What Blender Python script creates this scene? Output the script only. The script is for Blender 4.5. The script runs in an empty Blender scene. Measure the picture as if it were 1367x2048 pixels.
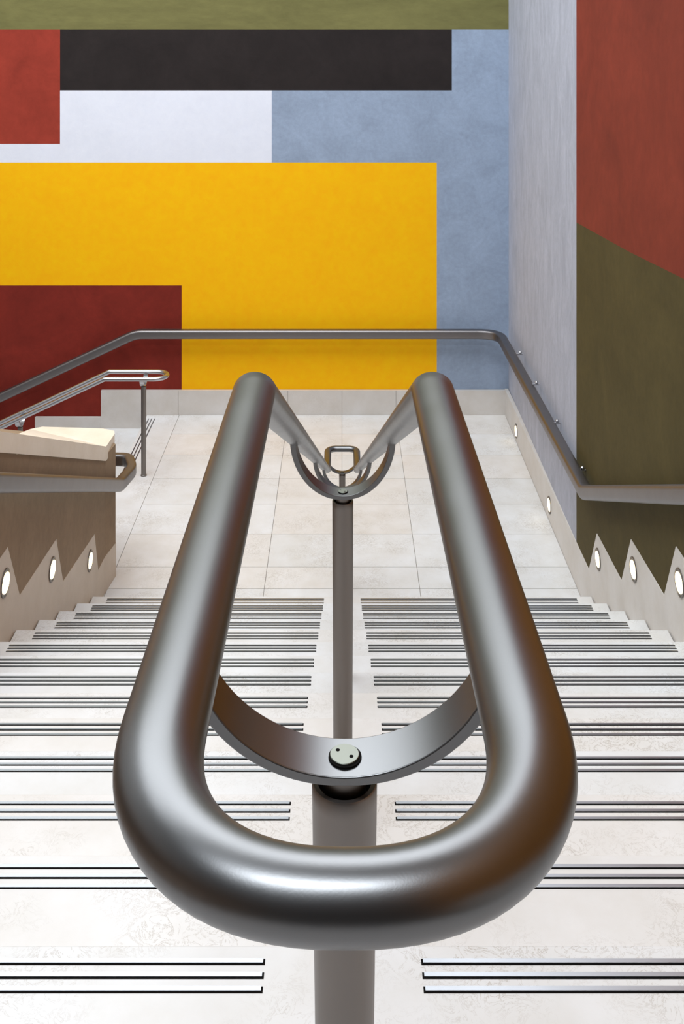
import bpy, bmesh, math, random
from mathutils import Vector, Matrix
random.seed(4)
SC = bpy.context.scene
COL = SC.collection

# ------------------------------------------------------------------ camera, world, lights, exposure
F = 2100.0            # focal length in pixels of the 2048-pixel-high frame
YH = 45.0             # image row of the horizon (the camera is level, its lens shifted down)
CX = 683.5
H0 = 3.453            # eye height above the lower landing
cam_d = bpy.data.cameras.new('camera'); cam = bpy.data.objects.new('camera', cam_d); COL.objects.link(cam)
cam_d.sensor_fit = 'VERTICAL'; cam_d.sensor_height = 36.0
cam_d.lens = 36.0 * F / 2048.0
cam_d.shift_y = -(1024.0 - YH) / 2048.0
cam_d.clip_start = 0.02
cam.location = (0, 0, H0); cam.rotation_euler = (math.pi / 2, 0, 0)
SC.camera = cam
SC.view_settings.view_transform = 'Standard'; SC.view_settings.look = 'None'
SC.view_settings.gamma = 1.0; SC.view_settings.use_curve_mapping = False
SC.view_settings.exposure = 0.0

w = bpy.data.worlds.new('world'); SC.world = w; w.use_nodes = True
w.node_tree.nodes['Background'].inputs[0].default_value = (0.93, 0.96, 1.0, 1)
w.node_tree.nodes['Background'].inputs[1].default_value = 0.4

def area(name, loc, size, power, color=(1, 1, 1), rot=(0, 0, 0)):
    d = bpy.data.lights.new(name, 'AREA'); d.shape = 'RECTANGLE'; d.size, d.size_y = size
    d.energy = power; d.color = color
    o = bpy.data.objects.new(name, d); COL.objects.link(o); o.location = loc; o.rotation_euler = rot
    return o
CEIL = 7.6
area('skylight_stairs', (-0.85, -0.3, CEIL - .06), (2.6, 1.0), 215, (0.87, 0.94, 1.0))
area('ceiling_fill_landing', (-2.0, 6.1, CEIL - .06), (6.6, 5.0), 700, (0.90, 0.955, 1.0))  # added ceiling lamp that brightens the landing floor

# ------------------------------------------------------------------ helpers
def tag(o, label=None, cat=None, group=None, kind=None):
    if label: o['label'] = label
    if cat: o['category'] = cat
    if group: o['group'] = group
    if kind: o['kind'] = kind
    return o
def obj(name, bm, mats, parent=None, smooth=True, bevel=0, recalc=True):
    if recalc: bmesh.ops.recalc_face_normals(bm, faces=bm.faces)
    me = bpy.data.meshes.new(name); bm.to_mesh(me); bm.free()
    if not isinstance(mats, (list, tuple)): mats = [mats]
    for m in mats: me.materials.append(m)
    if smooth: me.shade_smooth()
    o = bpy.data.objects.new(name, me); COL.objects.link(o)
    if smooth:
        try: me.set_sharp_from_angle(angle=math.radians(35))
        except Exception: pass
    if bevel:
        b = o.modifiers.new('bevel', 'BEVEL'); b.width = bevel; b.segments = 3; b.limit_method = 'ANGLE'; b.angle_limit = math.radians(30)
    if parent:
        o.parent = parent
        o.matrix_parent_inverse = Matrix.Translation(parent.location).inverted() if parent.type == 'EMPTY' else Matrix()
    return o
def empty(name, loc):
    o = bpy.data.objects.new(name, None); COL.objects.link(o); o.location = loc; o.empty_display_size = .1
    return o
def box(bm, x0, x1, y0, y1, z0, z1, mi=0):
    vs = [bm.verts.new((x, y, z)) for x in (x0, x1) for y in (y0, y1) for z in (z0, z1)]
    fs = []
    for f in ((0, 1, 3, 2), (4, 6, 7, 5), (0, 4, 5, 1), (2, 3, 7, 6), (0, 2, 6, 4), (1, 5, 7, 3)):
        fc = bm.faces.new([vs[i] for i in f]); fc.material_index = mi; fs.append(fc)
    return fs
def prism(bm, pts, axis, a, b, mi=0):
    """polygon extruded along an axis; pts are the two other coordinates"""
    def P(p, t):
        if axis == 'x': return (t, p[0], p[1])
        if axis == 'y': return (p[0], t, p[1])
        return (p[0], p[1], t)
    A = [bm.verts.new(P(p, a)) for p in pts]; B = [bm.verts.new(P(p, b)) for p in pts]
    n = len(pts)
    bm.faces.new(A).material_index = mi; bm.faces.new(B[::-1]).material_index = mi
    for i in range(n): bm.faces.new((A[i], B[i], B[(i + 1) % n], A[(i + 1) % n])).material_index = mi
def sweep(bm, path, prof, closed=False, scale=None):
    """sweep a profile [(lateral, up)] along a 3-D path; lateral stays horizontal. scale: per-point (sl, su)"""
    n = len(path); rings = []
    for i, p in enumerate(path):
        p = Vector(p)
        if closed: a, b = Vector(path[i - 1]), Vector(path[(i + 1) % n])
        else: a, b = Vector(path[max(i - 1, 0)]), Vector(path[min(i + 1, n - 1)])
        d1 = (p - a); d2 = (b - p)
        if d1.length < 1e-9: d1 = d2
        if d2.length < 1e-9: d2 = d1
        d1.normalize(); d2.normalize(); t = (d1 + d2).normalized()
        side = t.cross(Vector((0, 0, 1))).normalized(); up = side.cross(t).normalized()
        # mitre stretch
        h1 = Vector((d1.x, d1.y, 0)).normalized(); h2 = Vector((d2.x, d2.y, 0)).normalized()
        ch = max(.5, math.sqrt(max(0, (1 + h1.dot(h2)) / 2)))
        cf = max(.5, math.sqrt(max(0, (1 + d1.dot(d2)) / 2)))
        cv = min(1, cf / ch) if ch > 0 else 1
        s = scale[i] if scale else (1, 1)
        rings.append([bm.verts.new(p + side * (u * s[0] / ch) + up * (v * s[1] / cv)) for u, v in prof])
    m = len(prof)
    for i in range(n if closed else n - 1):
        A, B = rings[i], rings[(i + 1) % n]
        for j in range(m): bm.faces.new((A[j], A[(j + 1) % m], B[(j + 1) % m], B[j]))
    if not closed:
        bm.faces.new(rings[0]); bm.faces.new(rings[-1][::-1])
def ell(a, b, n=32):
    return [(a * math.cos(2 * math.pi * i / n), b * math.sin(2 * math.pi * i / n)) for i in range(n)]
def rrect(wd, ht, r, n=5):
    out = []
    for cx, cy, a0 in ((wd / 2 - r, ht / 2 - r, 0), (-wd / 2 + r, ht / 2 - r, 90), (-wd / 2 + r, -ht / 2 + r, 180), (wd / 2 - r, -ht / 2 + r, 270)):
        for i in range(n + 1):
            a = math.radians(a0 + 90 * i / n); out.append((cx + r * math.cos(a), cy + r * math.sin(a)))
    return out
def lathe(bm, prof, loc, axis='z', n=40, sc=(1, 1), mi=None):
    """prof [(radius, height)]; sc scales the two radial directions"""
    rings = []
    for r, h in prof:
        ring = []
        for i in range(n):
            a = 2 * math.pi * i / n; u, v = r * math.cos(a) * sc[0], r * math.sin(a) * sc[1]
            if axis == 'z': c = (loc[0] + u, loc[1] + v, loc[2] + h)
            elif axis == 'x': c = (loc[0] + h, loc[1] + u, loc[2] + v)
            else: c = (loc[0] + u, loc[1] + h, loc[2] + v)
            ring.append(bm.verts.new(c))
        rings.append(ring)
    for k, (A, B) in enumerate(zip(rings, rings[1:])):
        for i in range(n):
            f = bm.faces.new((A[i], A[(i + 1) % n], B[(i + 1) % n], B[i]))
            if mi: f.material_index = mi[k]
    bm.faces.new(rings[0][::-1]); bm.faces.new(rings[-1])
def arc(c, r, a0, a1, n=8):
    return [(c[0] + r * math.cos(math.radians(a0 + (a1 - a0) * i / n)), c[1] + r * math.sin(math.radians(a0 + (a1 - a0) * i / n))) for i in range(n + 1)]

# ------------------------------------------------------------------ materials
def lin(c):
    return tuple((v / 255 / 12.92) if v / 255 <= .04045 else ((v / 255 + .055) / 1.055) ** 2.4 for v in c) + (1,)
def newmat(name):
    m = bpy.data.materials.new(name); m.use_nodes = True
    nt = m.node_tree; return m, nt, nt.nodes['Principled BSDF']
def N(nt, t, **kw):
    n = nt.nodes.new(t)
    for k, v in kw.items():
        if k.startswith('_'): setattr(n, k[1:], v)
        else: n.inputs[k.replace('__', ' ')].default_value = v
    return n
def plaster(name, rgb, var=.18, scale=2.2, rough=.8, stretch=(1, 1, 1), tint=None):
    m, nt, b = newmat(name); L = nt.links.new
    tc = N(nt, 'ShaderNodeTexCoord'); mp = N(nt, 'ShaderNodeMapping'); mp.inputs['Scale'].default_value = stretch
    L(tc.outputs['Object'], mp.inputs[0])
    n1 = N(nt, 'ShaderNodeTexNoise', Scale=scale, Detail=9.0, Roughness=.68, Distortion=.8)
    n2 = N(nt, 'ShaderNodeTexNoise', Scale=scale * 9, Detail=5.0, Roughness=.6)
    L(mp.outputs[0], n1.inputs['Vector']); L(mp.outputs[0], n2.inputs['Vector'])
    c = lin(rgb)
    r1 = N(nt, 'ShaderNodeValToRGB'); e = r1.color_ramp.elements
    e[0].position = .3; e[1].position = .72
    dk = tuple(v * (1 - var) for v in c[:3]) + (1,); lt = tuple(min(.96, v * (1 + var)) for v in c[:3]) + (1,)
    if tint: lt = lin(tint)
    e[0].color = dk; e[1].color = lt
    L(n1.outputs['Fac'], r1.inputs[0])
    mx = N(nt, 'ShaderNodeMix', _data_type='RGBA', _blend_type='OVERLAY'); mx.inputs['Factor'].default_value = .16
    L(r1.outputs[0], mx.inputs['A']); L(n2.outputs['Fac'], mx.inputs['B'])
    L(mx.outputs['Result'], b.inputs['Base Color'])
    b.inputs['Roughness'].default_value = rough; b.inputs['Specular IOR Level'].default_value = .2
    bp = N(nt, 'ShaderNodeBump', Strength=.25, Distance=.004)
    L(n2.outputs['Fac'], bp.inputs['Height']); L(bp.outputs[0], b.inputs['Normal'])
    return m
def stone(name, rgb, vein=.85, rough=.42, attr=True):
    m, nt, b = newmat(name); L = nt.links.new
    tc = N(nt, 'ShaderNodeTexCoord')
    n1 = N(nt, 'ShaderNodeTexNoise', Scale=5.0, Detail=8.0, Roughness=.65)
    n2 = N(nt, 'ShaderNodeTexNoise', Scale=26.0, Detail=7.0, Roughness=.72, Distortion=1.6)
    n3 = N(nt, 'ShaderNodeTexNoise', Scale=3.1, Detail=3.0, Roughness=.6)
    for n in (n1, n2, n3): L(tc.outputs['Object'], n.inputs['Vector'])
    c = lin(rgb)
    r1 = N(nt, 'ShaderNodeValToRGB'); e = r1.color_ramp.elements; e[0].position = .3; e[1].position = .7
    e[0].color = (c[0] * .92, c[1] * .895, c[2] * .86, 1); e[1].color = (min(1, c[0] * 1.04), min(1, c[1] * 1.04), min(1, c[2] * 1.05), 1)
    L(n1.outputs['Fac'], r1.inputs[0])
    col = r1.outputs[0]
    if attr:
        at = N(nt, 'ShaderNodeAttribute'); at.attribute_name = 'tint'
        mt = N(nt, 'ShaderNodeMix', _data_type='RGBA', _blend_type='MULTIPLY'); mt.inputs['Factor'].default_value = 1
        L(col, mt.inputs['A']); L(at.outputs['Color'], mt.inputs['B']); col = mt.outputs['Result']
    # small fossil flecks: thin iso-bands of a distorted noise, only in patches
    r2 = N(nt, 'ShaderNodeValToRGB'); e = r2.color_ramp.elements
    e[0].position = .482; e[0].color = (0, 0, 0, 1); e[1].position = .518; e[1].color = (0, 0, 0, 1)
    k = e.new(.5); k.color = (1, 1, 1, 1)
    L(n2.outputs['Fac'], r2.inputs[0])
    r3 = N(nt, 'ShaderNodeValToRGB'); e = r3.color_ramp.elements; e[0].position = .46; e[1].position = .64
    L(n3.outputs['Fac'], r3.inputs[0])
    mm = N(nt, 'ShaderNodeMath', _operation='MULTIPLY'); L(r2.outputs[0], mm.inputs[0]); L(r3.outputs[0], mm.inputs[1])
    m2 = N(nt, 'ShaderNodeMath', _operation='MULTIPLY'); L(mm.outputs[0], m2.inputs[0]); m2.inputs[1].default_value = vein
    mx = N(nt, 'ShaderNodeMix', _data_type='RGBA'); L(m2.outputs[0], mx.inputs['Factor']); L(col, mx.inputs['A'])
    mx.inputs['B'].default_value = lin((142, 126, 108))
    L(mx.outputs['Result'], b.inputs['Base Color'])
    b.inputs['Roughness'].default_value = rough; b.inputs['Specular IOR Level'].default_value = .35
    bp = N(nt, 'ShaderNodeBump', Strength=.15, Distance=.001); L(n2.outputs['Fac'], bp.inputs['Height']); L(bp.outputs[0], b.inputs['Normal'])
    return m
def metal(name, rgb, rough=.36, grain=.0, metallic=1.0):
    m, nt, b = newmat(name); L = nt.links.new
    b.inputs['Base Color'].default_value = lin(rgb); b.inputs['Metallic'].default_value = metallic; b.inputs['Roughness'].default_value = rough
    tc = N(nt, 'ShaderNodeTexCoord'); n = N(nt, 'ShaderNodeTexNoise', Scale=900.0, Detail=3.0)
    n2 = N(nt, 'ShaderNodeTexNoise', Scale=14.0, Detail=5.0)
    L(tc.outputs['Object'], n.inputs['Vector']); L(tc.outputs['Object'], n2.inputs['Vector'])
    mr = N(nt, 'ShaderNodeMapRange'); mr.inputs['To Min'].default_value = rough - .04; mr.inputs['To Max'].default_value = rough + .05
    L(n2.outputs['Fac'], mr.inputs['Value']); L(mr.outputs[0], b.inputs['Roughness'])
    if grain:
        bp = N(nt, 'ShaderNodeBump', Strength=grain, Distance=.0004); L(n.outputs['Fac'], bp.inputs['Height']); L(bp.outputs[0], b.inputs['Normal'])
    return m
def emit(name, rgb, s):
    m, nt, b = newmat(name); b.inputs['Base Color'].default_value = lin(rgb)
    b.inputs['Emission Color'].default_value = lin(rgb); b.inputs['Emission Strength'].default_value = s
    return m
def plain(name, rgb, rough=.7):
    m, nt, b = newmat(name); b.inputs['Base Color'].default_value = lin(rgb); b.inputs['Roughness'].default_value = rough
    return m

M_YEL = plaster('yellow_plaster', (255, 184, 0), .05)
M_DRED = plaster('dark_red_plaster', (124, 40, 30), .22)
M_RED = plaster('red_plaster', (150, 56, 42), .2)
M_OLV = plaster('olive_plaster', (112, 108, 66), .16, stretch=(.5, 1, 1.6))
M_BLK = plaster('black_plaster', (40, 34, 33), .2)
M_WHT = plaster('white_plaster', (226, 228, 238), .03)
M_BLU = plaster('blue_grey_plaster', (148, 162, 183), .13, scale=3.2)
M_BLU2 = plaster('grey_lilac_plaster', (170, 172, 184), .15, scale=4, stretch=(1, 2.0, .8))
M_RED2 = plaster('brick_red_plaster', (122, 49, 34), .18, scale=1.6)
M_OLV2 = plaster('dark_olive_plaster', (78, 68, 38), .16, scale=2.0)
M_TAN = plaster('tan_plaster', (150, 128, 104), .14, scale=3)
M_STONE = stone('limestone', (214, 214, 214))
M_SKIRT = stone('limestone_skirting', (208, 203, 198), vein=.2)
M_SKTAN = stone('warm_limestone', (200, 184, 166), vein=.2)
M_COPE = stone('coping_limestone', (230, 217, 199), vein=.15)
M_GROUT = plain('joint_mortar', (128, 120, 110), .9)
M_GAP = plain('dark_joint', (70, 58, 48), .9)
M_STEEL = metal('bead_blasted_steel', (113, 113, 114), .35, .04)
M_STEEL2 = metal('satin_wall_rail_steel', (126, 122, 122), .42, .05)
M_POST = metal('post_steel', (128, 122, 118), .42, .05)
M_CHROME = metal('polished_steel', (180, 180, 184), .3)
M_BOLT = metal('turned_steel_cap', (118, 120, 112), .42)
M_BLACK = plain('matte_black', (22, 20, 19), .9); M_BLACK.node_tree.nodes['Principled BSDF'].inputs['Specular IOR Level'].default_value = 0.05
M_BAR = metal('grip_bar_metal', (150, 152, 156), .35)
M_LAMP = emit('warm_lamp_glass', (255, 236, 190), 2.6)
M_WALL = plaster('pale_plaster', (190, 190, 188), .05)
M_CEIL = plaster('grey_ceiling_plaster', (128, 132, 130), .05)
M_BACK = plaster('charcoal_plaster', (62, 60, 60), .1)  # unseen wall, kept dark for the dark reflections in the rails
M_OCH = plaster('ochre_plaster', (168, 106, 26), .12)  # unseen field of the right wall, added for brown reflections in the steel

def tintattr(me, cols):
    a = me.color_attributes.new('tint', 'FLOAT_COLOR', 'CORNER')
    for p, c in zip(me.polygons, cols):
        for li in p.loop_indices: a.data[li].color = c
def rtint():
    t = random.random()
    if t < .2: return (1.0, .965, .93, 1)
    if t < .35: return (.97, .96, .945, 1)
    v = random.uniform(.975, 1.02); return (v, v * .995, v * .99, 1)
def white_tint(o):
    tintattr(o.data, [(1, 1, 1, 1)] * len(o.data.polygons))

# ------------------------------------------------------------------ dimensions
ZB = 9.237                        # depth of the back skirting
WX = 1.43                         # half width of the flight
K_C, K_B, K_A, K_X = 0.05862, 54.55, 1147.9, 498.45
Z1 = F * WX / K_X; H1 = K_A * Z1 / F; TD = K_C * Z1; TH = K_B * Z1 / F
def step_y(k): return Z1 - k * TD          # far edge (nosing) of tread k
def step_z(k): return H0 - H1 + k * TH     # its height above the landing
SL = 0.4414

# ------------------------------------------------------------------ setting: back wall with painted fields
WB = ZB + .033
sb = WB / F
def bx(px): return (px - CX) * sb
def bz(py): return H0 - (py - YH) * sb
XL, XR = -6.0, 1.472
xs = [XL, bx(120), bx(363), bx(543), bx(873), bx(903), XR]
zs = [-2.5, bz(571), bz(325), bz(288), bz(181), bz(59.5), CEIL]
# order of mats
wm = [M_YEL, M_DRED, M_RED, M_OLV, M_BLK, M_WHT, M_BLU]
def field(i, j):   # i column, j row from the bottom
    if j == 5: return 3
    if i == 5: return 6
    if j == 4: return 2 if i == 0 else 4
    if j == 3: return 2 if i == 0 else (5 if i in (1, 2) else 6)
    if j == 2: return 5 if i in (0, 1, 2) else 6
    if j == 1: return 0 if i <= 3 else 6
    return 1 if i <= 1 else (0 if i <= 3 else 6)
bm = bmesh.new()
V = {(i, j): bm.verts.new((x, WB, z)) for i, x in enumerate(xs) for j, z in enumerate(zs)}
for i in range(6):
    for j in range(6):
        f = bm.faces.new((V[i, j], V[i + 1, j], V[i + 1, j + 1], V[i, j + 1])); f.material_index = field(i, j)
r = bmesh.ops.extrude_face_region(bm, geom=bm.faces[:])
for v in [g for g in r['geom'] if isinstance(g, bmesh.types.BMVert)]: v.co.y += .2
tag(obj('wall_back', bm, wm, smooth=False), 'painted wall behind the landing in yellow, red, black, white, olive and blue-grey rectangles', kind='structure')

# right wall: blue-grey over the landing, brick red over olive with a curved border beside the flight
XS = 1.4385
YB = F * XS / (1152 - CX)
def wx(y): return XS if y <= YB else XS + (XR - XS) * min(1, (y - YB) / (WB - YB))
def curve_z(y):
    px = CX + F * XS / y
    py = 445 + (px - 1152) * .575 - max(0, px - 1260) * .06 - max(0, px - 1152) * .02
    return H0 - (py - YH) * y / F
bm = bmesh.new()
ys_ = [YB - i * .1 for i in range(0, 85)]
TOPZ, BOTZ = CEIL, -.3
def q(a, b, c, d, mi):
    f = bm.faces.new([bm.verts.new((wx(p[0]), *p)) for p in (a, b, c, d)]); f.material_index = mi
q((WB + .2, BOTZ), (YB, BOTZ), (YB, TOPZ), (WB + .2, TOPZ), 0)
def cz(y):
    if y > 3.6: return curve_z(y)
    return curve_z(3.6) + (3.6 - y) * .05
for a, b in zip(ys_, ys_[1:]):
    q((a, BOTZ), (b, BOTZ), (b, cz(b)), (a, cz(a)), 2)
    q((a, cz(a)), (b, cz(b)), (b, TOPZ), (a, TOPZ), 1 if a > 3.85 else 3)
bmesh.ops.remove_doubles(bm, verts=bm.verts, dist=1e-4)
r = bmesh.ops.extrude_face_region(bm, geom=bm.faces[:])
for v in [g for g in r['geom'] if isinstance(g, bmesh.types.BMVert)]: v.co.x += .2
tag(obj('wall_right', bm, [M_BLU2, M_RED2, M_OLV2, M_OCH], smooth=False), 'right wall painted grey-blue over the landing and red above olive beside the flight', kind='structure')

# ceiling, far left wall
bm = bmesh.new(); box(bm, XL - .2, XR + .2, -2.0, WB + .2, CEIL, CEIL + .2)
tag(obj('ceiling', bm, M_CEIL, smooth=False), kind='structure')
bm = bmesh.new(); box(bm, XL - .2, XL, -2.0, WB + .2, -2.6, CEIL)
tag(obj('wall_left_outer', bm, M_WALL, smooth=False), kind='structure')
bm = bmesh.new(); box(bm, XL, XR + .2, -2.2, -2.0, 0, CEIL)
tag(obj('wall_front', bm, M_BACK, smooth=False), kind='structure')

# landing floor: individual stone flags over mortar
bm = bmesh.new(); cols = []
rows = [ZB] + [F * H0 / (y - YH) for y in (868, 910, 957, 1008, 1068, 1134, 1177.5)] + [step_y(0) - TD * 1.0]
G = .0017
def flag(x0, x1, y0, y1, z, t=None, th=.004):
    fs = box(bm, x0 + G, x1 - G, y0 + G, y1 - G, z - th, z, 0)
    c = t or rtint(); cols.extend([c] * 6)
box(bm, -1.715, WX + .005, rows[-1], ZB + .03, -.12, -.0035, 1); cols.extend([(1, 1, 1, 1)] * 6)
BE = (1.0, .962, .925, 1)
for r_i, (a, b) in enumerate(zip(rows, rows[1:])):
    if r_i == len(rows) - 2: spl = [-1.43, -.474, .474, WX + .005]
    else: spl = [-1.43, -.474, 0, .474, WX + .005]
    for c_i, (x0, x1) in enumerate(zip(spl, spl[1:])):
        t = BE if (r_i, c_i) in ((1, 0), (1, 1), (1, 2), (2, 1), (4, 2), (4, 1), (6, 0), (2, 3)) else None
        flag(x0, x1, b, a, 0, t)
flag(-1.715, -1.43, step_y(0) - TD, ZB, 0, (1, .99, .985, 1))
bmesh.ops.recalc_face_normals(bm, faces=bm.faces)
o = obj('floor', bm, [M_STONE, M_GROUT], smooth=False, recalc=False); tintattr(o.data, cols)
tag(o, 'landing floor of pale limestone flags', kind='structure')

# upper landing under the camera
bm = bmesh.new(); cols = []
k_top = 14
box(bm, -WX + .005, WX - .005, -2.0, step_y(k_top), step_z(k_top) - .3, step_z(k_top))
o = obj('floor_upper', bm, M_STONE, smooth=False, bevel=.003); white_tint(o)
tag(o, 'upper landing floor of pale limestone at the stair head', kind='structure')

# ------------------------------------------------------------------ the stone flight
def grip(bm, x0, x1, yc, z, axis='x'):
    # dark strip with a rounded metal bar standing on it
    def B(a0, a1, b0, b1, z0, z1, mi):
        if axis == 'x': return box(bm, a0, a1, b0, b1, z0, z1, mi)
        return box(bm, b0, b1, a0, a1, z0, z1, mi)
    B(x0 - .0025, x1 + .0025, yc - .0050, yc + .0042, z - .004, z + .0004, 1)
    B(x0, x1, yc - .0030, yc + .0032, z - .004, z + .0020, 0)
stair = empty('stone_staircase', (0, step_y(0), 0))
tag(stair, 'pale limestone flight of steps with paired dark metal grip bars descending to the landing', 'staircase')
for k in range(k_top):
    bm = bmesh.new(); cols = []
    y1, y0, z = step_y(k), step_y(k + 1), step_z(k)
    cuts = [-WX, random.uniform(-.5, -.3) if k % 2 else random.uniform(-.2, -.05), random.uniform(.45, .8) if k % 3 else random.uniform(.1, .3), WX]
    # tread slab with slightly eased nosing
    box(bm, -WX, WX, y0 - .03, y1, z - TH - .02, z)
    o = obj('tread', bm, M_STONE, stair, smooth=False, bevel=.004)
    tt = [(1.0, .975, .95, 1), (.985, .98, .975, 1), (1.01, 1.005, 1.0, 1), (1, .995, .99, 1)]
    t = (1.0, .965, .93, 1) if k in (9, 11) else tt[(k * 3) % 4]
    tintattr(o.data, [t] * len(o.data.polygons))
    for sx0, sx1 in ((-1.338, -.1055), (.1085, 1.338)):
        for j in range(3):
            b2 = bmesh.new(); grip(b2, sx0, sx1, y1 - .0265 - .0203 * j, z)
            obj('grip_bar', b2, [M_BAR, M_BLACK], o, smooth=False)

# ------------------------------------------------------------------ stepped skirtings on the side walls
def onwall(px, py, X=1.435):
    y = F * X / abs(px - CX); return (y, H0 - (py - YH) * y / F)
def saw(pts_px, start, X, sgn, name, x_out, mat, label):
    P = [start] + [onwall(px, py, X) for px, py in pts_px]
    # continue the steps towards the upper landing
    pv, pp = P[-2], P[-1]
    dy, dz = -2 * TD, 2 * TH
    P2 = list(P)
    for n in range(1, 9):
        P2.append((pv[0] + dy * n, pv[1] + dz * n)); P2.append((pp[0] + dy * n, pp[1] + dz * n))
    yend = P2[-1][0]
    low = [(yend, P2[-1][1] - 1.0), (3.5, step_z(4)), (start[0], -.1)]
    poly = P2 + [(yend, P2[-1][1] - .9), (step_y(0) - .2, -.1), (start[0], -.1)]
    bm = bmesh.new(); prism(bm, poly, 'x', X * sgn, x_out * sgn)
    o = obj(name, bm, mat, smooth=False, bevel=.002); white_tint(o)
    return tag(o, label, kind='structure')
SKT = .262
saw([(1176.5, 1138.9), (1192.3, 1066.6), (1241.6, 1161), (1260.4, 1078.3), (1326.8, 1190.4), (1350.1, 1092.4)],
    (WB, .222), 1.435, 1, 'trim_1', 1.465, M_SKIRT, 'stepped limestone skirting with sawtooth top along the right wall')
bm = bmesh.new(); box(bm, -2.12, 1.436, ZB, WB - .002, -.3, H0 - (781.5 - YH) * ZB / F)
z0 = H0 - (781.5 - YH) * ZB / F; z1 = H0 - (835 - YH) * ZB / F
box(bm, -2.70, -2.12, ZB, WB - .002, -.9, z1); box(bm, -3.28, -2.70, ZB, WB - .002, -1.2, z1 * 2 - z0); box(bm, -3.86, -3.28, ZB, WB - .002, -1.4, z1 * 3 - z0 * 2)
o = obj('trim_2', bm, M_SKIRT, smooth=False, bevel=.001); white_tint(o); tag(o, 'limestone skirting along the back wall, stepping down at left', kind='structure')
# vertical joints of that skirting
bm = bmesh.new()
for x in (-.476, 0, .474, -1.44): box(bm, x - .0014, x + .0014, ZB - .0006, ZB + .01, -.001, z0 - .001)
tag(obj('trim_3', bm, M_GROUT, smooth=False), kind='structure')

# ------------------------------------------------------------------ left wall between the flights, with its stone coping
def lw(y): return H0 - (1.709 + (y - 4.39) * .436)      # top edge of the coping at depth y
LX = -1.437
bm = bmesh.new()
# plan outline of the wall: straight face, end, back face
plan = [(LX, -2.0), (LX, 6.36), (-1.412, 6.55), (-1.53, 6.72), (-2.2, 6.75)]
CT = .088
def wall_prism(plan, ztop, zbot):
    T = [bm.verts.new((x, y, ztop(x, y))) for x, y in plan]; B = [bm.verts.new((x, y, zbot(x, y))) for x, y in plan]
    n = len(plan); bm.faces.new(T); bm.faces.new(B[::-1])
    for i in range(n): bm.faces.new((T[i], B[i], B[(i + 1) % n], T[(i + 1) % n]))
body = [(LX, -2.0), (LX, 6.37), (LX + .0001, 6.555), (-1.53, 6.70), (-1.95, 6.735), (-1.80, -2.0)]
def topz(x, y):
    if y > 6.37: return lw(6.37)
    return lw(y)
wall_prism(body, lambda x, y: topz(x, y) - CT + .03, lambda x, y: -1.2)
bmesh.ops.triangulate(bm, faces=bm.faces)
wall_prism([(LX, 6.365), (-1.412, 6.552), (-1.53, 6.702), (-1.50, 6.5)], lambda x, y: lw(6.37) - CT + .03, lambda x, y: -1.2)
tag(obj('wall_left', bm, M_TAN, smooth=False), 'low tan plastered wall between the two flights', kind='structure')
bm = bmesh.new()
cop = [(-1.43, -2.0), (-1.43, 4.64), (-1.43, 6.37), (-1.428, 6.60), (-1.445, 6.665), (-1.53, 6.72), (-1.93, 6.765), (-2.0, 6.74)]
zt = [lw(-2.0), lw(4.64), lw(6.37), H0 - 2.585, H0 - 2.592, H0 - 2.598, H0 - 2.604, H0 - 2.61]
T = [bm.verts.new((x, y, z)) for (x, y), z in zip(cop, zt)]
B = [bm.verts.new((x, y, z - CT)) for (x, y), z in zip(cop, zt)]
bk = [(-2.0, 4.64, lw(4.64) - .35), (-1.82, 4.6, lw(4.64) - .02), (-1.82, -2.0, lw(-2.0) - .02)]
T += [bm.verts.new(p) for p in bk]; B += [bm.verts.new((p[0], p[1], p[2] - CT)) for p in bk]
n = len(T)
# top: strip triangulated from the front edge to the back edge
tri = [(0, 1, 9), (0, 9, 10), (1, 8, 9), (1, 7, 8), (1, 2, 7), (2, 6, 7), (2, 5, 6), (2, 4, 5), (2, 3, 4)]
for a, b, c in tri:
    bm.faces.new((T[a], T[b], T[c])); bm.faces.new((B[c], B[b], B[a]))
for i in range(n): bm.faces.new((T[i], B[i], B[(i + 1) % n], T[(i + 1) % n]))
o = obj('trim_4', bm, M_COPE, smooth=False); white_tint(o); tag(o, 'pale limestone coping on the low wall', kind='structure')
# its sawtooth skirting
P = [(6.548, H0 - (1093.7 - YH) * 6.5 / F)] + [onwall(px, py, 1.43) for px, py in ((198, 1141), (190.6, 1068), (128, 1163), (114.5, 1078), (41.7, 1191), (17.8, 1093.7))]
pe = P[0]; tcut = (6.33 - P[1][0]) / (pe[0] - P[1][0]); zc_ = P[1][1] + (pe[1] - P[1][1]) * tcut
P[0] = (6.33, zc_); P2 = list(P)
for n_ in range(1, 8):
    P2.append((P[-2][0] - 2 * TD * n_, P[-2][1] + 2 * TH * n_)); P2.append((P[-1][0] - 2 * TD * n_, P[-1][1] + 2 * TH * n_))
bm = bmesh.new(); prism(bm, P2 + [(P2[-1][0], P2[-1][1] - .9), (step_y(0) - .2, -.1), (6.33, -.1)], 'x', -1.4345, -1.4385)
wall_prism([(-1.4345, 6.33), (-1.4095, 6.554), (-1.43, 6.554), (-1.4385, 6.33)], lambda x, y: zc_ if y < 6.4 else pe[1], lambda x, y: -.1)
o = obj('trim_5', bm, M_SKTAN, smooth=False); white_tint(o); tag(o, 'stepped limestone skirting with sawtooth top along the low left wall', kind='structure')

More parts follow.
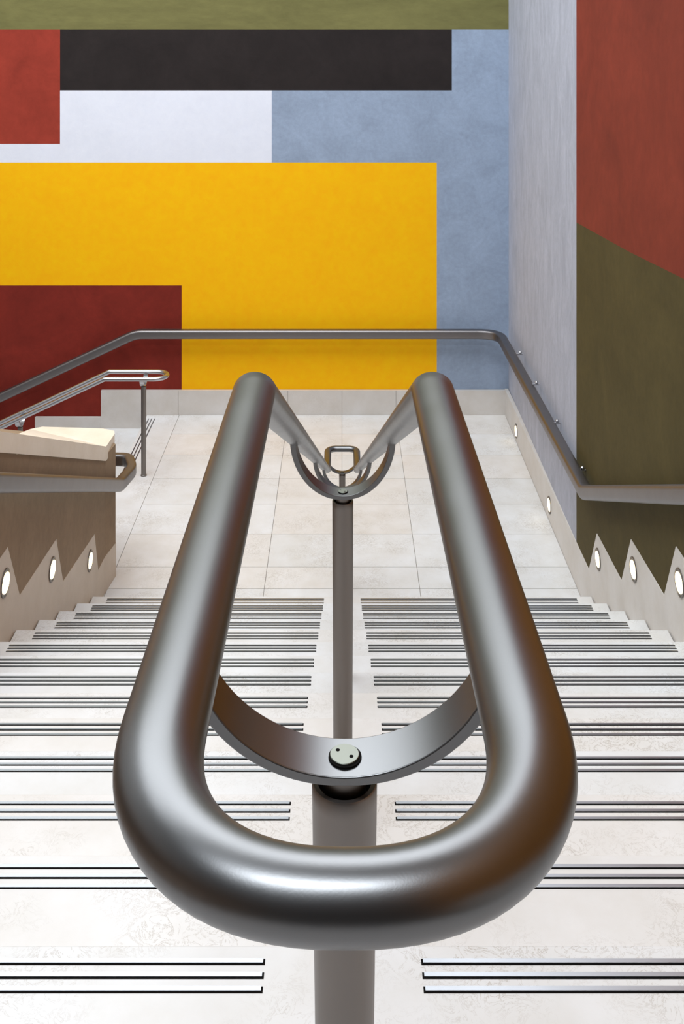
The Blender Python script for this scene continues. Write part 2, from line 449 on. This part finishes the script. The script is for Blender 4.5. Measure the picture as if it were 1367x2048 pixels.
# ------------------------------------------------------------------ second flight, going down to the left behind the low wall
side = empty('side_staircase', (-2.0, 8.0, -.3))
tag(side, 'second flight of pale steps turning down to the left of the landing', 'staircase')
D2, R2 = .37, .1175
def fz2(k): return -R2 - (k - 1) * .157
for k in range(1, 7):
    bm = bmesh.new(); x1 = -1.715 - (k - 1) * D2
    box(bm, x1 - D2, x1 + .002 - (.004 if k == 1 else 0), 6.76, ZB - .001, fz2(k) - .3, fz2(k))
    o = obj('tread', bm, M_STONE, side, smooth=False, bevel=.003); white_tint(o)
    for j in range(3):
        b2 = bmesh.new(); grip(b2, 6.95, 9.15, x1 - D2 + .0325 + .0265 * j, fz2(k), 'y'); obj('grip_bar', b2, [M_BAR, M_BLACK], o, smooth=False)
for j in range(3):
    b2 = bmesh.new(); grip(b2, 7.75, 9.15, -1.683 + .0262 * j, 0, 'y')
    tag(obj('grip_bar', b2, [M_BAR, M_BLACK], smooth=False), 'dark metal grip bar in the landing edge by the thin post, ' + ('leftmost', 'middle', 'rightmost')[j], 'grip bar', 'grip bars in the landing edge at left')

# ------------------------------------------------------------------ centre handrail
RX = .0893; R0 = .0015        # half spacing of the tubes, centre line
HN = RX / .271                # rail plane below the eye at depth 0
def rail_level(y): return H0 - (HN + .038 * y)
YK = 1.054
HK = HN + .038 * YK
YL = 6.25; HL = HK + (YL - YK) * SL
def rail_z(y):
    if y < YK: return rail_level(y)
    if y < YL: return H0 - (HK + (y - YK) * SL)
    return H0 - HL
rail = empty('centre_handrail', (R0, .6195, step_z(k_top)))
tag(rail, 'large twin-tube satin steel handrail on posts down the middle of the flight', 'handrail')
path, scl = [], []
YC, YF = .522, .4145
TA, TB = .0215, .0178
def add(x, y, sa=1, sb=1): path.append((R0 + x, y, rail_z(y))); scl.append((sa, sb))
NA = 40
for i in range(NA + 1):          # near bend, right to left
    a = math.pi * i / NA
    t = math.sin(a) ** 1.5
    p = 2.0 / 2.35
    cx_ = abs(math.cos(a)) ** p * (1 if math.cos(a) > 0 else -1); sy_ = abs(math.sin(a)) ** p
    add(RX * cx_, YC - (YC - YF) * sy_, 1 - .2 * t, 1 - .17 * t)
for y in (.6, .7, .8, .9, YK - .018): add(-RX, y)
add(-RX, YK); 
for y in (YK + .02, 2, 3, 4, 5, YL - .03, YL): add(-RX, y)
YE = 6.56; rr = .05
for px, py in arc((-RX + rr, YE - rr), rr, 180, 90, 8): add(px, py)
for px, py in arc((RX - rr, YE - rr), rr, 90, 0, 8): add(px, py)
for y in (YL, YL - .03, 5, 4, 3, 2, YK + .02): add(RX, y)
add(RX, YK)
for y in (YK - .018, .9, .8, .7, .6): add(RX, y)
bm = bmesh.new(); sweep(bm, path, ell(TA, TB, 48), closed=True, scale=scl)
obj('rail_tube', bm, M_STEEL, rail)

def saddle(y, ring_d, wd, th, zc, post_r, foot_z, taper, bolt=True):
    """U-shaped flat bar hung under both tubes, on a tapered post"""
    bm = bmesh.new(); n = 40; rings = []
    for i in range(n + 1):
        a = math.pi * i / n
        ca, sa = math.cos(a), math.sin(a)
        nx, nz = ca / RX, sa / ring_d; l = math.hypot(nx, nz); nx, nz = nx / l, nz / l
        tt = th * (1 + .5 * abs(ca))
        c = (RX * .985 * ca, -ring_d * sa)
        inn = (c[0], c[1]); out = (c[0] + nx * tt, c[1] - nz * tt)
        rings.append([bm.verts.new((R0 + q_[0], y + s_ * wd / 2, zc + q_[1])) for q_, s_ in ((inn, -1), (inn, 1), (out, 1), (out, -1))])
    for A, B in zip(rings, rings[1:]):
        for j in range(4): bm.faces.new((A[j], A[(j + 1) % 4], B[(j + 1) % 4], B[j]))
    bm.faces.new(rings[0]); bm.faces.new(rings[-1][::-1])
    s = obj('saddle', bm, M_STEEL, rail, bevel=.0008)
    zb = zc - ring_d
    # turned bolt cap with two pin holes, on a black disc painting its shade
    bm = bmesh.new(); br = .0087
    lathe(bm, [(br * 1.12, -.003), (br * 1.12, .0012)], (R0 + .0003, y - .0004, zb))
    obj('bolt_shade', bm, M_BLACK, s, smooth=False)
    bm = bmesh.new(); lathe(bm, [(br, -.002), (br, .0020), (br * .96, .0023)], (R0, y, zb))
    cap = obj('bolt_cap', bm, M_BOLT, s)
    bm = bmesh.new()
    for dx, dy in ((-.0040, .0030), (.0040, -.0024)): lathe(bm, [(.0012, .0015), (.0012, .00245)], (R0 + dx, y + dy, zb), n=16)
    obj('pin_hole', bm, M_BLACK, s, smooth=False)
    # neck and post
    zt_ = zb - th - .0085
    bm = bmesh.new(); lathe(bm, [(post_r * .66, -.02), (post_r * .66, .0075)], (R0, y, zt_ - .0)); obj('post_neck', bm, M_POST, rail)
    L_ = zt_ - foot_z
    prof = [(post_r * taper * 1.0, -L_)]
    for t_ in (.9, .7, .5, .3): 
        prof.append((post_r * (1 - (1 - taper) * min(1, t_ * L_ / .22 if taper_near else t_)), -L_ * t_))
    prof += [(post_r * .995, -.01), (post_r, -.0012), (post_r * .965, 0), (post_r * .83, 0), (post_r * .80, -.012), (post_r * .6, -.012)]
    bm = bmesh.new(); lathe(bm, prof, (R0 - (.0 if taper_near else .0), y, zt_), n=56); obj('post', bm, M_POST, rail)
def step_under(y):
    if y < step_y(k_top): return step_z(k_top)
    k = int((Z1 - y) / TD); return step_z(k) if y < Z1 else 0.0
taper_near = True
saddle(.6195, .0805, .0335, .005, rail_z(.6195), .0192, step_z(k_top), .86)
taper_near = False
for y in (1.97, 3.54, 5.15, 6.42):
    saddle(y, .107 if y < 6 else .085, .036, .007, rail_z(y), .0197, step_under(y), .87)

# ------------------------------------------------------------------ wall handrails (broad satin section)
PR = rrect(.075, .078, .022, 5)
def fillet(pts, r, n=7):
    """round the plan corners of a polyline of 3-D points"""
    out = [Vector(pts[0])]
    for i in range(1, len(pts) - 1):
        a, b, c = Vector(pts[i - 1]), Vector(pts[i]), Vector(pts[i + 1])
        rr_ = min(r, (a - b).length * .45, (c - b).length * .45)
        p0 = b + (a - b).normalized() * rr_; p1 = b + (c - b).normalized() * rr_
        for j in range(n + 1):
            t = j / n; out.append(p0 * (1 - t) ** 2 + b * 2 * t * (1 - t) + p1 * t * t)
    out.append(Vector(pts[-1])); return out
wr = empty('wall_handrail', (1.38, 7.5, .8))
tag(wr, 'broad satin steel handrail wrapping the right corner and running along the painted back wall', 'handrail')
XRR = 1.375; YBR = WB - .095
ZLV = H0 - 2.655
KY = 5.93
p_slope = [(XRR, KY - 5.0, ZLV + 5.0 * .443), (XRR, KY, ZLV)]
corner = fillet([(XRR, KY, ZLV), (XRR, YBR, H0 - 2.722), (-1.82, YBR, H0 - 2.722)], .2, 10)
pth = [p_slope[0]] + fillet([p_slope[0], (XRR, KY, ZLV), corner[1]], .04, 4)[1:-1] + corner[1:-1] + fillet([corner[-2], (-1.80, YBR, H0 - 2.722), (-4.4, YBR, H0 - 2.722 - 2.6 * .468)], .06, 4)[1:]
bm = bmesh.new(); sweep(bm, pth, PR); obj('rail_bar', bm, M_STEEL2, wr)
for y in (8.37, 7.67, 6.93, 6.2, 5.2, 4.0, 2.8):
    z = (ZLV if y > KY else ZLV + (KY - y) * .443) + .012
    bm = bmesh.new()
    lathe(bm, [(.006, -.02), (.006, .03)], (1.408, y, z), 'x', 20)
    lathe(bm, [(.004, -.01), (.011, -.008), (.012, .003), (.006, .009)], (1.420, y, z + .014), 'z', 20)
    obj('wall_bracket', bm, M_CHROME, wr)
for x in (.9, .1, -.7, -1.5):
    bm = bmesh.new(); lathe(bm, [(.008, -.01), (.008, .06)], (x, YBR + .034, H0 - 2.722), 'y', 20)
    lathe(bm, [(.0155, .046), (.0155, .058)], (x, YBR + .034, H0 - 2.722), 'y', 20)
    obj('wall_bracket', bm, M_CHROME, wr)

lr = empty('wall_handrail', (-1.375, 5.5, 1.2))
tag(lr, 'broad satin steel handrail on the low tan wall, hooking round its end', 'handrail')
def lz(y): return H0 - (1.772 + .040 + (y - 4.135) * .4445)
pl = [(-1.378, -1.5, lz(-1.5)), (-1.378, 6.50, lz(6.5)), (-1.345, 6.74, lz(6.52)), (-1.40, 6.90, lz(6.52)), (-1.54, 6.93, lz(6.52) - .01), (-2.6, 6.95, lz(6.52) - .36)]
bm = bmesh.new(); sweep(bm, fillet(pl, .05, 5), rrect(.062, .078, .018, 5)); obj('rail_bar', bm, M_STEEL2, lr)
for y in (5.6, 4.6, 3.4):
    bm = bmesh.new(); lathe(bm, [(.0075, -.07), (.0075, .0)], (-1.375, y, lz(y) - .01), 'x', 20); lathe(bm, [(.0155, -.066), (.0155, -.056)], (-1.375, y, lz(y) - .01), 'x', 20)
    obj('wall_bracket', bm, M_CHROME, lr)

# ------------------------------------------------------------------ free twin-tube rail of the side flight
fr = empty('side_handrail', (-1.51, 8.0, 0))
tag(fr, 'small bright twin-tube steel handrail with rounded end on a thin post at left', 'handrail')
Hf = H0 - 2.69; ya, yb = 7.92, 8.09; kx = -1.79
def hz(x): return Hf if x > kx else Hf - (kx - x) * .468
ring = [(-4.2, ya, hz(-4.2)), (kx, ya, Hf)]
ring2 = [(kx - .03, ya, hz(kx - .03))]
pts = [(-4.2, ya, hz(-4.2)), (-3, ya, hz(-3)), (kx - .02, ya, hz(kx - .02)), (kx, ya, Hf), (kx + .02, ya, Hf), (-1.5, ya, Hf)]
cxr = -1.335 - (yb - ya) / 2 
pts += [(x, y, Hf) for x, y in arc((cxr, (ya + yb) / 2), (yb - ya) / 2, -90, 90, 16)]
pts += [(-1.5, yb, Hf), (kx + .02, yb, Hf), (kx, yb, Hf), (kx - .02, yb, hz(kx - .02)), (-3, yb, hz(-3)), (-4.2, yb, hz(-4.2))]
bm = bmesh.new(); sweep(bm, pts, ell(.0195, .0165, 24)); obj('rail_tube', bm, M_CHROME, fr)
for x, fz in ((-1.51, 0.0), (-2.45, fz2(2))):
    zc = hz(x) - .005
    bm = bmesh.new(); rings = []
    for i in range(17):
        a = math.pi * i / 16; ca, sa = math.cos(a), math.sin(a)
        rings.append([bm.verts.new((x + s_ * .016, (ya + yb) / 2 + r_ * ca, zc - r_ * .8 * sa)) for r_, s_ in ((.08, -1), (.08, 1), (.089, 1), (.089, -1))])
    for A, B in zip(rings, rings[1:]):
        for j in range(4): bm.faces.new((A[j], A[(j + 1) % 4], B[(j + 1) % 4], B[j]))
    bm.faces.new(rings[0]); bm.faces.new(rings[-1][::-1]); obj('saddle', bm, M_CHROME, fr)
    bm = bmesh.new(); zt_ = zc - .075
    lathe(bm, [(.0225, fz - zt_), (.0225, fz - zt_ + .008), (.0185, fz - zt_ + .010), (.0195, -.006), (.0195, 0), (.012, 0), (.012, .008)], (x, 8.0, zt_), n=32)
    obj('post', bm, M_POST, fr)

# ------------------------------------------------------------------ recessed step lights
def step_light(X, y, z, label, grp):
    s = 1 if X < 0 else -1
    e = empty('step_light', (X, y, z)); tag(e, label, 'light', grp)
    bm = bmesh.new(); ro, ri = .5, .5
    lathe(bm, [(.5, -.002), (.5, .003), (.485, .0045), (.46, .0045), (.455, .002)], (X, y, z), 'x', 40, (.118, .116)) if s > 0 else \
        lathe(bm, [(.5, .002), (.5, -.003), (.485, -.0045), (.46, -.0045), (.455, -.002)], (X, y, z), 'x', 40, (.118, .116))
    obj('rim', bm, M_POST, e)
    bm = bmesh.new(); lathe(bm, [(.5, 0), (.5, s * .0048), (.4, s * .0062), (.2, s * .007)], (X, y, z), 'x', 40, (.098, .082)); obj('lens', bm, M_LAMP, e)
names = ['nearest the landing', 'second up from the landing', 'third up, at the picture edge']
for i, (px, py) in enumerate(((1195.2, 1118.5), (1266.2, 1139), (1358.5, 1165.5))):
    y, z = onwall(px, py, 1.434); step_light(1.434, y, z, 'round light in the right sawtooth skirting, ' + names[i], 'step lights in the right sawtooth skirting')
for i, (px, py) in enumerate(((180, 1121.5), (104.5, 1139), (10.5, 1166))):
    y, z = onwall(px, py, 1.433); step_light(-1.4335, y, z, 'round light in the left sawtooth skirting, ' + names[i], 'step lights in the left sawtooth skirting')
for i, (px, py) in enumerate(((1031.8, 862), (1098, 1010))):
    y, z = onwall(px, py, 1.434); step_light(1.434, y, z, 'small round light in the landing skirting, ' + ('near the corner' if i == 0 else 'nearer the steps'), 'step lights in the landing skirting')
